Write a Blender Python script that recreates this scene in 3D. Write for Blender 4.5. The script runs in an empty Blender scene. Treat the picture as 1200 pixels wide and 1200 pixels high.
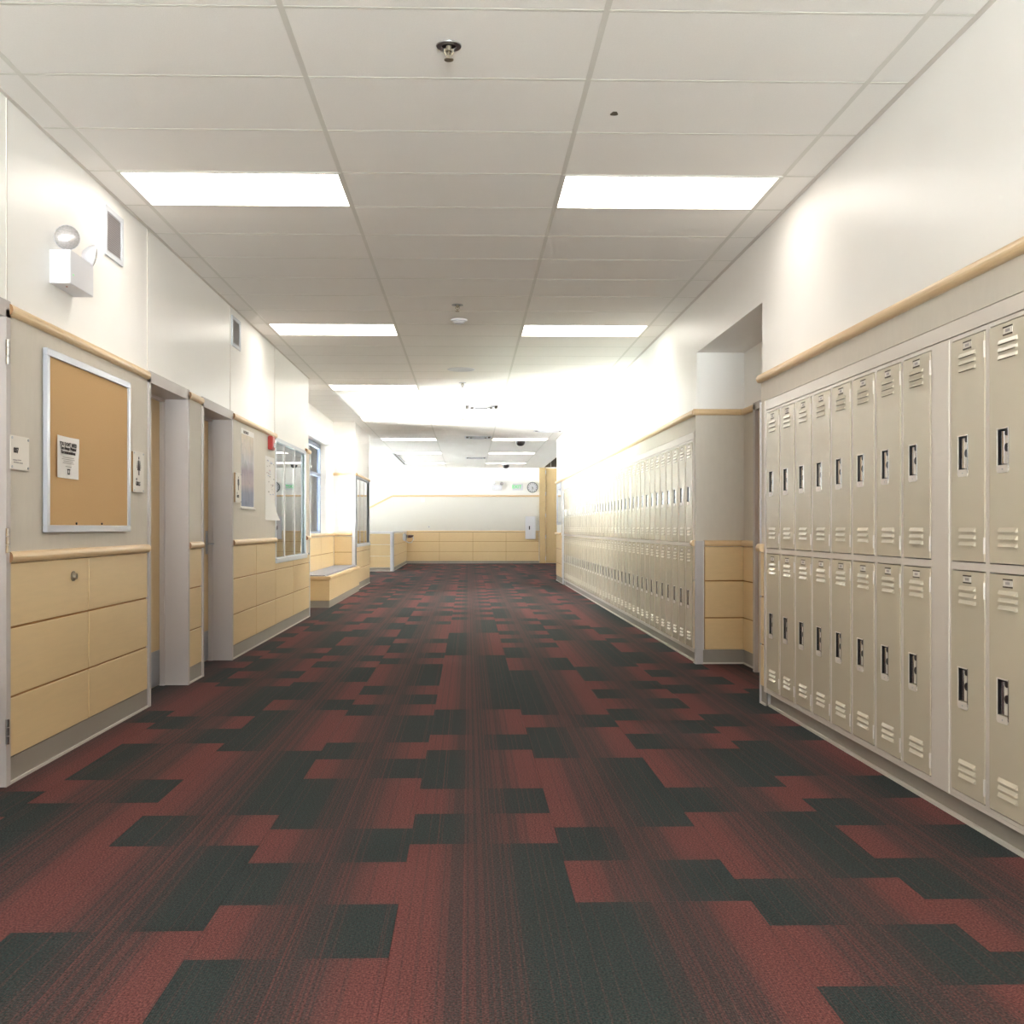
import bpy, bmesh, math, random
from mathutils import Vector, Matrix

random.seed(7)
SC = bpy.context.scene
COL = SC.collection
PI = math.pi

# ------------------------------------------------------------------ camera
cam = bpy.data.objects.new('camera', bpy.data.cameras.new('camera'))
COL.objects.link(cam)
cam.location = (1.9203, -3.9301, 1.159)
cam.rotation_euler = (PI/2, 0, -0.0247)
cam.data.sensor_width = 36
cam.data.lens = 1228.75/1200*36
cam.data.shift_x = (600-579.36)/1200
cam.data.shift_y = (618.21-600)/1200
cam.data.clip_end = 300
SC.camera = cam

# ------------------------------------------------------------------ sky, exposure
world = bpy.data.worlds.new('overcast_sky'); SC.world = world
world.use_nodes = True
bg = world.node_tree.nodes['Background']
bg.inputs[0].default_value = (0.86, 0.93, 1.0, 1)
SKY = 10
bg.inputs[1].default_value = SKY
vs = SC.view_settings
vs.view_transform = 'Standard'; vs.look = 'None'; vs.gamma = 1; vs.use_curve_mapping = False
vs.exposure = 0.0
LAMP = 6.8
try:
    SC.cycles.use_denoising = True
    SC.cycles.max_bounces = 10
    SC.cycles.diffuse_bounces = 6
    SC.cycles.sample_clamp_indirect = 0
    SC.cycles.caustics_reflective = False
    SC.cycles.caustics_refractive = False
except Exception:
    pass

sun = bpy.data.objects.new('sun', bpy.data.lights.new('sun', 'SUN')); COL.objects.link(sun)
SUN = 370.0
sun.data.energy = SUN; sun.data.angle = .02; sun.data.color = (.97, .985, 1.0)
sun.rotation_euler = (math.radians(12), math.radians(16), 0)      # added to light the unseen ground; high, slightly behind the building
sun.location = (0, 0, 30)
SC.cycles.use_guiding = True
def portal(name, loc, rot, sx, sy):
    l = bpy.data.lights.new(name, 'AREA'); l.shape = 'RECTANGLE'; l.size = sx; l.size_y = sy
    l.cycles.is_portal = True
    o = bpy.data.objects.new(name, l); COL.objects.link(o); o.location = loc; o.rotation_euler = rot
portal('daylight_portal', (-0.78, 13.28, 1.85), (0, -PI/2, 0), 1.65, 4.16)
portal('daylight_portal', (-5.9, 25.1, 1.75), (0, -PI/2, 0), 1.6, 9.5)
portal('daylight_portal', (2.27, -8.9, 1.6), (PI/2, 0, 0), 3.1, 2.8)

# ------------------------------------------------------------------ materials
def lin(c):
    return tuple(((v/255)/12.92 if v/255 <= .04045 else ((v/255+.055)/1.055)**2.4) for v in c)
def mat(name, rgb, rough=.6, metal=0, spec=.5, coat=0, noise=0, nscale=(40, 40, 40), bump=0, bscale=200, emit=None, es=0):
    m = bpy.data.materials.new(name); m.use_nodes = True
    nt = m.node_tree; b = nt.nodes['Principled BSDF']
    c = lin(rgb)
    b.inputs['Base Color'].default_value = (*c, 1)
    b.inputs['Roughness'].default_value = rough
    b.inputs['Metallic'].default_value = metal
    b.inputs['Specular IOR Level'].default_value = spec
    b.inputs['Coat Weight'].default_value = coat
    b.inputs['Coat Roughness'].default_value = .12
    if emit:
        b.inputs['Emission Color'].default_value = (*lin(emit), 1); b.inputs['Emission Strength'].default_value = es
    tc = nt.nodes.new('ShaderNodeTexCoord')
    if noise:
        mp = nt.nodes.new('ShaderNodeMapping'); mp.inputs['Scale'].default_value = nscale
        n = nt.nodes.new('ShaderNodeTexNoise'); n.inputs['Scale'].default_value = 1; n.inputs['Detail'].default_value = 4
        r = nt.nodes.new('ShaderNodeMixRGB'); r.blend_type = 'MIX'
        r.inputs[1].default_value = (*[v*(1-noise) for v in c], 1)
        r.inputs[2].default_value = (*[min(1, v*(1+noise)) for v in c], 1)
        nt.links.new(tc.outputs['Object'], mp.inputs[0]); nt.links.new(mp.outputs[0], n.inputs[0])
        nt.links.new(n.outputs[0], r.inputs[0]); nt.links.new(r.outputs[0], b.inputs['Base Color'])
    if bump:
        n2 = nt.nodes.new('ShaderNodeTexNoise'); n2.inputs['Scale'].default_value = bscale; n2.inputs['Detail'].default_value = 2
        bp = nt.nodes.new('ShaderNodeBump'); bp.inputs['Strength'].default_value = bump; bp.inputs['Distance'].default_value = .002
        nt.links.new(tc.outputs['Object'], n2.inputs[0]); nt.links.new(n2.outputs[0], bp.inputs['Height'])
        nt.links.new(bp.outputs[0], b.inputs['Normal'])
    return m

M = {}
M['paint'] = mat('cream_wall_paint', (245, 242, 238), .38, spec=.4, noise=.02, nscale=(3, 3, 3), bump=.08, bscale=120)
M['joint'] = mat('joint_bead', (214, 206, 198), .5)
M['vinyl'] = mat('beige_wall_vinyl', (206, 197, 184), .6, noise=.05, nscale=(30, 30, 9), bump=.25, bscale=350)
M['maple'] = mat('maple_veneer', (224, 196, 150), .34, spec=.45, noise=.06, nscale=(16, 5, 60))
M['maple_back'] = mat('maple_joint_shade', (168, 122, 66), .6)  # darker maple, the shadow of the panel joints put in its colour
M['rail'] = mat('maple_rail', (222, 191, 148), .35, noise=.06, nscale=(60, 6, 60))
M['rail_end'] = mat('rail_end_grain', (150, 110, 74), .7)
M['door_wood'] = mat('door_veneer', (206, 178, 132), .4, noise=.07, nscale=(40, 40, 3))
M['frame'] = mat('grey_door_frame_paint', (188, 179, 176), .45, noise=.01)
M['base'] = mat('grey_vinyl_base', (150, 142, 132), .5, noise=.04, nscale=(20, 20, 20))
M['bead'] = mat('pale_base_bead', (206, 200, 190), .35)
M['locker'] = mat('beige_locker_enamel', (216, 206, 196), .28, spec=.5, noise=.015, nscale=(8, 8, 8), bump=.05, bscale=90)
M['locker_door'] = mat('beige_locker_door_reflection_tint', (202, 191, 170), .25, spec=.5, noise=.015, nscale=(8, 8, 8), bump=.05, bscale=60)  # locker enamel deepened for the floor and wood the doors reflect
M['gap'] = mat('dark_gap', (70, 58, 46), .8)
M['chrome'] = mat('bright_chrome', (225, 225, 228), .12, metal=1)
M['steel'] = mat('brushed_steel', (176, 178, 182), .3, metal=1)
M['alu'] = mat('aluminium_frame', (196, 198, 208), .35, metal=.6)
M['black'] = mat('black_plastic_and_recess_shade', (26, 22, 22), .4)
M['white'] = mat('white_enamel', (222, 221, 226), .4)
M['whiteframe'] = mat('white_window_frame', (205, 208, 214), .4)
M['cork'] = mat('tan_cork', (202, 164, 114), .85, noise=.08, nscale=(160, 160, 160), bump=.3, bscale=300)
M['paper'] = mat('white_paper', (236, 232, 228), .8)
M['ink'] = mat('printed_ink', (58, 50, 50), .8)
M['ink_soft'] = mat('grey_print', (168, 160, 156), .8)
M['sign'] = mat('sign_plastic', (222, 214, 204), .5)
M['red'] = mat('red_alarm_plastic', (176, 40, 34), .4)
M['lens'] = mat('clear_lamp_lens', (205, 200, 200), .15, metal=.5, noise=.35, nscale=(120, 120, 120))
M['tile'] = mat('ceiling_tile_face', (244, 240, 235), .9, noise=.035, nscale=(120, 120, 120), bump=.35, bscale=260)
M['tbar'] = mat('ceiling_grid_paint', (222, 218, 210), .5)
M['diff'] = mat('lit_diffuser', (255, 250, 240), .6, emit=(255, 248, 238), es=LAMP)
M['green'] = mat('green_sign_light', (70, 185, 105), .5, emit=(80, 215, 120), es=.55)
M['cushion'] = mat('grey_blue_upholstery', (150, 148, 156), .8, noise=.08, nscale=(200, 200, 200))
M['vent_back'] = mat('vent_backing_grey', (185, 180, 180), .8)  # even light grey behind the slats
M['ventslat'] = mat('vent_slat_paint', (206, 200, 200), .5)
M['windowgrey'] = mat('blue_grey_window_frame', (132, 140, 160), .5)
M['rim_grey'] = mat('clock_rim_grey', (104, 112, 112), .5)
M['dark'] = mat('dark_fill', (88, 80, 66), .7)
M['interior'] = mat('office_interior_paint', (196, 200, 190), .8)
M['slab'] = mat('floor_screed', (60, 55, 52), .9)
M['brass'] = mat('aged_brass', (150, 138, 120), .45, metal=.7)
M['bulb'] = mat('amber_bulb', (170, 90, 50), .4)
M['ground'] = mat('pale_paving', (225, 225, 222), .9)

def glassy(name, k, tint):
    m = bpy.data.materials.new(name); m.use_nodes = True; nt = m.node_tree
    for n in list(nt.nodes): nt.nodes.remove(n)
    o = nt.nodes.new('ShaderNodeOutputMaterial'); mx = nt.nodes.new('ShaderNodeMixShader')
    t = nt.nodes.new('ShaderNodeBsdfTransparent'); t.inputs[0].default_value = (*tint, 1)
    g = nt.nodes.new('ShaderNodeBsdfGlossy'); g.inputs['Roughness'].default_value = .0
    f = nt.nodes.new('ShaderNodeFresnel'); f.inputs[0].default_value = 1.5
    a = nt.nodes.new('ShaderNodeMath'); a.operation = 'MULTIPLY'; a.inputs[1].default_value = k; a.use_clamp = True
    nt.links.new(f.outputs[0], a.inputs[0]); nt.links.new(a.outputs[0], mx.inputs[0])
    nt.links.new(t.outputs[0], mx.inputs[1]); nt.links.new(g.outputs[0], mx.inputs[2]); nt.links.new(mx.outputs[0], o.inputs[0])
    return m
M['glass'] = glassy('window_glass', 1.0, (.94, .97, .97))
M['office_glass'] = glassy('office_window_glass', 1.7, (.80, .86, .84))

def carpet_mat():
    m = bpy.data.materials.new('ribbed_carpet_tile'); m.use_nodes = True; nt = m.node_tree; N = nt.nodes; L = nt.links
    b = N['Principled BSDF']; b.inputs['Roughness'].default_value = .95; b.inputs['Specular IOR Level'].default_value = .15
    uv = N.new('ShaderNodeUVMap'); uv.uv_map = 'UVMap'
    su = N.new('ShaderNodeSeparateXYZ'); L.new(uv.outputs[0], su.inputs[0])
    geo = N.new('ShaderNodeNewGeometry'); sp = N.new('ShaderNodeSeparateXYZ'); L.new(geo.outputs['Position'], sp.inputs[0])
    def math_(op, a, b2=None, c=None, clamp=False):
        n = N.new('ShaderNodeMath'); n.operation = op; n.use_clamp = clamp
        for i, v in enumerate((a, b2, c)):
            if v is None: continue
            if isinstance(v, (int, float)): n.inputs[i].default_value = v
            else: L.new(v, n.inputs[i])
        return n.outputs[0]
    # ribs run along the corridor, one every 7 mm; each rib is either red or charcoal yarn
    rib = math_('FLOOR', math_('MULTIPLY', sp.outputs[0], 165))
    wn = N.new('ShaderNodeTexWhiteNoise'); wn.noise_dimensions = '1D'; L.new(rib, wn.inputs['W'])
    u = su.outputs[0]
    ramp = N.new('ShaderNodeValToRGB'); e = ramp.color_ramp.elements
    e[0].position = 0; e[0].color = (.02, .02, .02, 1); e[1].position = 1; e[1].color = (.97, .97, .97, 1)
    for p, v in ((.26, .04), (.42, .26), (.72, .48), (.84, .90)):
        q = e.new(p); q.color = (v, v, v, 1)
    L.new(u, ramp.inputs[0])
    pick = math_('LESS_THAN', wn.outputs['Value'], ramp.outputs[0])
    # heather: neighbouring yarn flecks blend into each rib
    soft = math_('ADD', math_('MULTIPLY', pick, .22), math_('MULTIPLY', ramp.outputs[0], .78))
    rib2 = math_('FLOOR', math_('MULTIPLY', sp.outputs[0], 210))
    wn2 = N.new('ShaderNodeTexWhiteNoise'); wn2.noise_dimensions = '1D'; L.new(rib2, wn2.inputs['W'])
    soft = math_('ADD', soft, math_('MULTIPLY', math_('LESS_THAN', wn2.outputs['Value'], .07), .22))
    fl = N.new('ShaderNodeTexNoise'); fl.inputs['Scale'].default_value = 170; fl.inputs['Detail'].default_value = 1
    L.new(geo.outputs['Position'], fl.inputs[0])
    mixv = math_('ADD', soft, math_('MULTIPLY', math_('SUBTRACT', fl.outputs[0], .5), 1.1), clamp=True)
    col = N.new('ShaderNodeMixRGB'); L.new(mixv, col.inputs[0])
    col.inputs[1].default_value = (*lin((44, 55, 55)), 1); col.inputs[2].default_value = (*lin((106, 63, 61)), 1)
    fl2 = N.new('ShaderNodeTexNoise'); fl2.inputs['Scale'].default_value = 150; fl2.inputs['Detail'].default_value = 4; fl2.inputs['Roughness'].default_value = .7
    L.new(geo.outputs['Position'], fl2.inputs[0])
    br = N.new('ShaderNodeMixRGB'); br.blend_type = 'MULTIPLY'; br.inputs[0].default_value = 1
    L.new(col.outputs[0], br.inputs[1])
    v = math_('ADD', math_('MULTIPLY', fl2.outputs[0], 4.0), -1.0)
    cv = N.new('ShaderNodeCombineXYZ'); [L.new(v, cv.inputs[i]) for i in range(3)]
    L.new(cv.outputs[0], br.inputs[2]); L.new(br.outputs[0], b.inputs['Base Color'])
    w = math_('SINE', math_('MULTIPLY', sp.outputs[0], 165*2*PI))
    hgt = math_('ADD', math_('MULTIPLY', w, .5), fl2.outputs[0])
    bp = N.new('ShaderNodeBump'); bp.inputs['Strength'].default_value = .35; bp.inputs['Distance'].default_value = .002
    L.new(hgt, bp.inputs['Height']); L.new(bp.outputs[0], b.inputs['Normal'])
    return m
M['carpet'] = carpet_mat()

# ------------------------------------------------------------------ mesh helpers
class MB:
    def __init__(s): s.v = []; s.f = []; s.mi = []; s.cur = 0; s.mats = []
    def m(s, key):
        if key not in s.mats: s.mats.append(key)
        s.cur = s.mats.index(key); return s
    def quad(s, *p):
        n = len(s.v); s.v += [tuple(q) for q in p]; s.f.append(tuple(range(n, n+len(p)))); s.mi.append(s.cur); return s
    def box(s, x0, x1, y0, y1, z0, z1):
        n = len(s.v)
        s.v += [(x, y, z) for x in (x0, x1) for y in (y0, y1) for z in (z0, z1)]
        for f in ((0, 1, 3, 2), (4, 6, 7, 5), (0, 4, 5, 1), (2, 3, 7, 6), (0, 2, 6, 4), (1, 5, 7, 3)):
            s.f.append(tuple(n+i for i in f)); s.mi.append(s.cur)
        return s
    def prism(s, pts, axis, a, b):
        """pts: 2-D outline, extruded along axis (0,1,2) from a to b"""
        def P(p, t):
            q = list(p); q.insert(axis, t); return tuple(q)
        n = len(s.v); k = len(pts)
        s.v += [P(p, a) for p in pts]+[P(p, b) for p in pts]
        for i in range(k):
            j = (i+1) % k; s.f.append((n+i, n+j, n+k+j, n+k+i)); s.mi.append(s.cur)
        s.f.append(tuple(range(n+k-1, n-1, -1))); s.mi.append(s.cur)
        s.f.append(tuple(range(n+k, n+2*k))); s.mi.append(s.cur)
        return s
    def cyl(s, c, r, axis, a, b, n=16, r2=None):
        r2 = r if r2 is None else r2
        def P(t, rr, h):
            q = [c[0]+rr*math.cos(t), c[1]+rr*math.sin(t)]; q.insert(axis, h); return tuple(q)
        m = len(s.v)
        s.v += [P(2*PI*i/n, r, a) for i in range(n)]+[P(2*PI*i/n, r2, b) for i in range(n)]
        for i in range(n):
            j = (i+1) % n; s.f.append((m+i, m+j, m+n+j, m+n+i)); s.mi.append(s.cur)
        s.f.append(tuple(range(m+n-1, m-1, -1))); s.mi.append(s.cur)
        s.f.append(tuple(range(m+n, m+2*n))); s.mi.append(s.cur)
        return s
    def lathe(s, prof, n=24):
        """prof: list of (r, z) about the z axis"""
        m = len(s.v); k = len(prof)
        for i in range(n):
            t = 2*PI*i/n
            s.v += [(r*math.cos(t), r*math.sin(t), z) for r, z in prof]
        for i in range(n):
            for j in range(k-1):
                a = m+i*k+j; b = m+((i+1) % n)*k+j
                s.f.append((a, b, b+1, a+1)); s.mi.append(s.cur)
        return s
    def tube(s, path, r, n=8):
        m = len(s.v); P = [Vector(p) for p in path]
        for i, p in enumerate(P):
            t = (P[min(i+1, len(P)-1)]-P[max(i-1, 0)]).normalized()
            up = Vector((0, 0, 1)) if abs(t.z) < .9 else Vector((0, 1, 0))
            a = t.cross(up).normalized(); b = t.cross(a).normalized()
            s.v += [tuple(p+a*r*math.cos(2*PI*j/n)+b*r*math.sin(2*PI*j/n)) for j in range(n)]
        for i in range(len(P)-1):
            for j in range(n):
                k = (j+1) % n
                s.f.append((m+i*n+j, m+i*n+k, m+(i+1)*n+k, m+(i+1)*n+j)); s.mi.append(s.cur)
        s.f.append(tuple(range(m, m+n))); s.mi.append(s.cur)
        e = m+(len(P)-1)*n; s.f.append(tuple(range(e, e+n))); s.mi.append(s.cur)
        return s
    def mesh(s, name, bevel=0, seg=2, smooth=False):
        me = bpy.data.meshes.new(name); me.from_pydata(s.v, [], s.f)
        for k in s.mats: me.materials.append(M[k])
        me.polygons.foreach_set('material_index', s.mi)
        b = bmesh.new(); b.from_mesh(me)
        bmesh.ops.remove_doubles(b, verts=b.verts, dist=1e-6) if smooth else None
        if bevel:
            bmesh.ops.bevel(b, geom=b.edges[:], offset=bevel, segments=seg, affect='EDGES', clamp_overlap=True)
        bmesh.ops.recalc_face_normals(b, faces=b.faces)
        if smooth:
            for f in b.faces: f.smooth = True
        b.to_mesh(me); b.free(); me.update()
        if smooth:
            try: me.set_sharp_from_angle(angle=math.radians(40))
            except Exception: pass
        return me
    def build(s, name, parent=None, bevel=0, seg=2, smooth=False, loc=None, rot=None):
        return link(name, s.mesh(name, bevel, seg, smooth), parent, loc, rot)
def mb(key): return MB().m(key)
def link(name, me, parent=None, loc=None, rot=None):
    o = bpy.data.objects.new(name, me); COL.objects.link(o)
    if parent: o.parent = parent
    if loc: o.location = loc
    if rot: o.rotation_euler = rot
    return o
def tag(o, label, cat, group=None):
    o['label'] = label; o['category'] = cat
    if group: o['group'] = group
    return o
def thing(name, label, cat, loc, group=None, rot=None):
    o = bpy.data.objects.new(name, None); COL.objects.link(o); o.location = loc; o.empty_display_size = .05
    if rot: o.rotation_euler = rot
    return tag(o, label, cat, group)
def struct(o): o['kind'] = 'structure'; return o
def children(o, table={}): return [c for c in COL.objects if c.parent == o]
def copy_thing(o, loc, label):
    r = o.copy(); COL.objects.link(r); r.location = loc; r['label'] = label
    for c in o.children:
        d = c.copy(); COL.objects.link(d); d.parent = r
        for g in c.children:
            h = g.copy(); COL.objects.link(h); h.parent = d
    return r
def text_mesh(body, size, key, bold=0.0):
    cu = bpy.data.curves.new('lettering', 'FONT'); cu.body = body; cu.size = size
    cu.extrude = .0006; cu.offset = bold; cu.align_x = 'CENTER'; cu.align_y = 'CENTER'; cu.resolution_u = 2
    t = bpy.data.objects.new('lettering', cu); COL.objects.link(t)
    bpy.context.view_layer.update()
    me = bpy.data.meshes.new_from_object(t.evaluated_get(bpy.context.evaluated_depsgraph_get()))
    COL.objects.unlink(t); bpy.data.objects.remove(t); bpy.data.curves.remove(cu)
    me.materials.clear(); me.materials.append(M[key]); me.name = 'lettering'
    return me
# rotations that lay flat things on the walls (local x = reading direction, local z = out of the wall)
ROT_LEFT = Matrix(((0, 0, 1), (1, 0, 0), (0, 1, 0))).to_euler()      # on the left wall, facing +X, reads towards +Y
ROT_RIGHT = Matrix(((0, 0, -1), (-1, 0, 0), (0, 1, 0))).to_euler()   # on the right wall, facing -X
ROT_BACK = (PI/2, 0, 0)                                               # on the far wall, facing -Y

XL, XLU, XR, XRU = -.147, -.165, 3.85, 3.862
ZC = 3.102
RAILZ, CHZ = 2.14, 1.025
NEAR_Y = -9.0
BACK_Y = 30.15

# ------------------------------------------------------------------ floor: slab + carpet tiles
floor = struct(mb('slab').box(-.95, 6.2, NEAR_Y-.3, BACK_Y+.3, -.12, -.008).box(-6.2, -.95, 18.0, BACK_Y+.3, -.12, -.008).build('floor'))
TW, TD = .5467, .4055
def tile_mesh(flip):
    g = .0006
    m = mb('carpet').box(g, TW-g, g, TD-g, -.008, 0)
    me = m.mesh('carpet_tile')
    uvl = me.uv_layers.new(name='UVMap')
    for lp in me.loops:
        x, y, z = me.vertices[lp.vertex_index].co
        u = x/TW; uvl.data[lp.index].uv = ((1-u) if flip else u, y/TD)
    return me
TM = [tile_mesh(False), tile_mesh(True)]     # 0: charcoal on the left edge, red on the right; 1: the other way round
def tile_y0(k, j): return (-1.10 if k % 2 == 0 else -1.303)+j*TD
# which way each tile of the nearest rows is laid, as in the photograph (columns k = -3..5, rows j = 0..)
LAID = {}
_rows = {   # 0: charcoal on the left edge, 1: red on the left edge; listed from the row nearest the camera
    -3: '00000100001', -2: '00000100101', -1: '00110111000', 0: '01010010110', 1: '11110100100', 2: '00101110010', 3: '01011011010', 4: '01010100101'}
for _k, _r in _rows.items():
    for _j, _c in enumerate(_r): LAID[(_k, _j-1)] = _c == '1'
def state(k, j):
    if (k, j) in LAID: return LAID[(k, j)]
    return random.Random(k*7919+j*104729+13).random() < .5
def far_edges(k):
    if k <= -4: return 18.15, BACK_Y
    if k >= 6: return 19.1, BACK_Y
    return NEAR_Y, BACK_Y
sv, sf, suv = [], [], []
for k in range(-8, 8):
    y0, y1 = far_edges(k)
    for j in range(-15, 80):
        ty = tile_y0(k, j); tx = 1.158+k*TW
        if ty+TD <= y0 or ty >= y1: continue
        s = state(k, j)
        if -3 <= k <= 5 and -1 <= j < 30:
            o = link('carpet_tile', TM[int(s)], floor, (tx, ty, 0))
        else:
            n = len(sv); g = .0006
            a, b = max(ty, y0)+g, min(ty+TD, y1)-g
            sv += [(tx+g, a, 0), (tx+TW-g, a, 0), (tx+TW-g, b, 0), (tx+g, b, 0),
                   (tx+g, a, -.008), (tx+TW-g, a, -.008), (tx+TW-g, b, -.008), (tx+g, b, -.008)]
            us = (1, 0, 0, 1) if s else (0, 1, 1, 0)
            for f in ((0, 1, 2, 3), (0, 4, 5, 1), (1, 5, 6, 2), (2, 6, 7, 3), (3, 7, 4, 0)):
                sf.append(tuple(n+i for i in f)); suv += [(us[i % 4], .5) for i in f]
me = bpy.data.meshes.new('carpet_tile_field'); me.from_pydata(sv, [], sf); me.materials.append(M['carpet'])
uvl = me.uv_layers.new(name='UVMap')
for i, q in enumerate(suv): uvl.data[i].uv = q
me.update()
o = link('carpet_tile_field', me, floor); o['kind'] = 'stuff'

# ------------------------------------------------------------------ ceiling: deck, grid, tiles, light panels
deck = MB().m('tbar').box(-.95, 4.36, NEAR_Y-.3, BACK_Y+.3, ZC+.06, ZC+.16).box(-6.2, -.95, 18.0, BACK_Y+.3, ZC+.06, ZC+.16).box(-3.45, -.95, 5.4, 9.79, ZC+.06, ZC+.16)
ceiling = struct(deck.build('ceiling'))
GX = [0, 1.22, 2.44, 3.66]
ROW = .61
LIGHT_ROWS = [-4, 3, 10, 17, 24, 31, 38, 45]
def is_light(c, j): return c in (0, 2) and j in LIGHT_ROWS
def ctile(m, x0, x1, y0, y1, face='tile'):
    h = .009
    # tegular tile: face sits level with the grid, edge stepped up
    return m.m(face).box(x0+h, x1-h, y0+h, y1-h, ZC-.001, ZC+.012)
cols_main = [(-.19, 0), (0, 1.22), (1.22, 2.44), (2.44, 3.66), (3.66, 3.87)]
cols_meshes = {}
field = MB()
R0, R1 = -11, 50
for j in range(R0, R1):
    y0, y1 = j*ROW, (j+1)*ROW
    if y1 > BACK_Y: y1 = BACK_Y
    cols = list(cols_main)
    if y0 >= 9.7 and y0 < 15.4: cols = [(-.60, 0)]+cols[1:]
    if y0 >= 18.1: cols = [(-6.1, -4.88), (-4.88, -3.66), (-3.66, -2.44), (-2.44, -1.22), (-1.22, 0)]+cols[1:]
    if y0 >= 19.1: cols = cols[:-1]+[(3.66, 4.36)]
    for (x0, x1) in cols:
        c = [0, 1.22, 2.44].index(x0) if x0 in (0, 1.22, 2.44) else -1
        if is_light(c, j): continue
        if 0 <= j+1 <= 24 and x0 > -1.1:
            key = (round(x0, 3), round(x1, 3))
            if key not in cols_meshes:
                h = .011
                cols_meshes[key] = mb('tile').box(x0+h, x1-h, h, ROW-h, -.001, .012).mesh('ceiling_tile')
            link('ceiling_tile', cols_meshes[key], ceiling, (0, y0, ZC))
        else:
            ctile(field, x0, x1, y0, y1)
f = field.build('ceiling_tile_field', ceiling); f['kind'] = 'stuff'
grid = mb('tbar')
for x in GX: grid.box(x-.012, x+.012, NEAR_Y, BACK_Y, ZC-.002, ZC+.03)
for x in (-1.22, -2.44, -3.66, -4.88): grid.box(x-.012, x+.012, 18.12, BACK_Y, ZC-.002, ZC+.03)
for j in range(R0, R1):
    y = j*ROW; xa = -.17; xb = 3.85
    if 9.79 < y < 15.4: xa = -.57
    if y > 18.1: xa = -6.1
    if y > 19.1: xb = 4.36
    grid.box(xa, xb, y-.008, y+.008, ZC-.0015, ZC+.03)
grid.build('ceiling_grid', ceiling)
angle = mb('joint').box(-.168, -.145, NEAR_Y, 9.79, ZC-.004, ZC+.02).box(3.838, 3.862, NEAR_Y, 19.1, ZC-.004, ZC+.02)
angle.build('wall_angle', ceiling)
stain = MB().m('dark')
st = [(2.604+.017*math.cos(t)*(1+.25*math.sin(3*t)), .972+.028*math.sin(t)*(1+.2*math.cos(2*t))) for t in [2*PI*i/14 for i in range(14)]]
stain.prism(st, 2, ZC-.0025, ZC-.0008).build('dark_stain', ceiling)

ord_ = ['nearest', 'second', 'third', 'fourth', 'fifth', 'sixth', 'seventh', 'eighth', 'ninth', 'tenth']
lf = mb('tbar')
W2, D2 = .61, .305
lf.box(-W2, W2, -D2, -D2+.018, 0, .05).box(-W2, W2, D2-.018, D2, 0, .05).box(-W2, -W2+.018, -D2, D2, 0, .05).box(W2-.018, W2, -D2, D2, 0, .05)
lf_me = lf.mesh('light_frame')
ld_me = mb('diff').box(-W2+.018, W2-.018, -D2+.018, D2-.018, .006, .012).mesh('diffuser')
for side, xc in (('left', .61), ('right', 3.05)):
    n = 0
    for j in LIGHT_ROWS:
        if j < 0: lab = 'white lit ceiling light panel behind the camera, %s side' % side
        else:
            lab = 'lit rectangular ceiling light panel, %s from the camera in the %s-hand row' % (ord_[n], side); n += 1
        t = thing('ceiling_light', lab, 'light', (xc, (j+.5)*ROW, ZC-.004), 'recessed ceiling light panels')
        link('light_frame', lf_me, t); link('diffuser', ld_me, t)

# ------------------------------------------------------------------ wall_left
def wallseg(m, x0, x1, y0, y1, z0, z1): m.box(x0, x1, y0, y1, z0, z1)
wl = mb('paint')
T = -.60
D1 = (-.17, .80); D2_ = (2.935, 3.835); D3 = (4.30, 5.275)
WN = (7.40, 9.42); WZ = (.83, 2.09)
for a, b in ((NEAR_Y, D1[0]-.045), (D1[1]+.045, D2_[0]-.045), (D2_[1]+.045, D3[0]-.045), (D3[1]+.045, WN[0]), (WN[1], 9.79)):
    wl.box(T, XLU, a, b, 0, 2.135)
wl.box(T, XLU, WN[0], WN[1], 0, WZ[0]).box(T, XLU, WN[0], WN[1], WZ[1], 2.135)
wl.box(T, XLU, NEAR_Y, 9.79, 2.176, ZC+.06)
for a, b in ((NEAR_Y, D1[0]-.045), (D1[1]+.045, D2_[0]-.045), (D2_[1]+.045, D3[0]-.045), (D3[1]+.045, 9.79)): wl.box(T, XLU, a, b, 2.135, 2.176)
wall_left = struct(wl.build('wall_left'))
# joints of the painted boards
for y in (.855, 2.93, 5.30, 7.40):
    mb('joint').box(XLU-.001, XLU+.0035, y-.004, y+.004, 2.17, ZC).build('joint_bead', wall_left)

def vinyl(parent, axis, plane, out, a, b, z0, z1):
    """thin wall covering; axis 0: faces along X at x=plane, spans y a..b; axis 1: faces -Y at y=plane, spans x a..b"""
    m = mb('vinyl')
    if axis == 0: m.box(min(plane, plane-out*.012), max(plane, plane-out*.012), a, b, z0, z1)
    else: m.box(a, b, min(plane, plane-out*.012), max(plane, plane-out*.012), z0, z1)
    return m.build('vinyl_covering', parent)
def rail(parent, axis, plane, out, a, b, z, r=.026, name='wooden_rail', ends=True):
    """bull-nosed rail along a wall; the profile bulges in direction out"""
    prof = [(0, -r), (r*.55, -r)]+[(r*.55+r*.75*math.sin(t), -r*math.cos(t)) for t in [PI*i/8 for i in range(1, 8)]]+[(r*.55, r), (0, r)]
    m = mb('rail')
    if axis == 0:
        m.prism([(plane+out*p, z+q) for p, q in prof], 1, a, b)
    else:
        m.prism([(plane+out*p, z+q) for p, q in prof], 0, a, b)
    m.mats.append('rail_end')
    if ends and out > 0:
        m.mi[-1] = 1; m.mi[-2] = 1
    return m.build(name, parent)
ROWS = [(.122, .386), (.397, .700), (.711, .996)]
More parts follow.
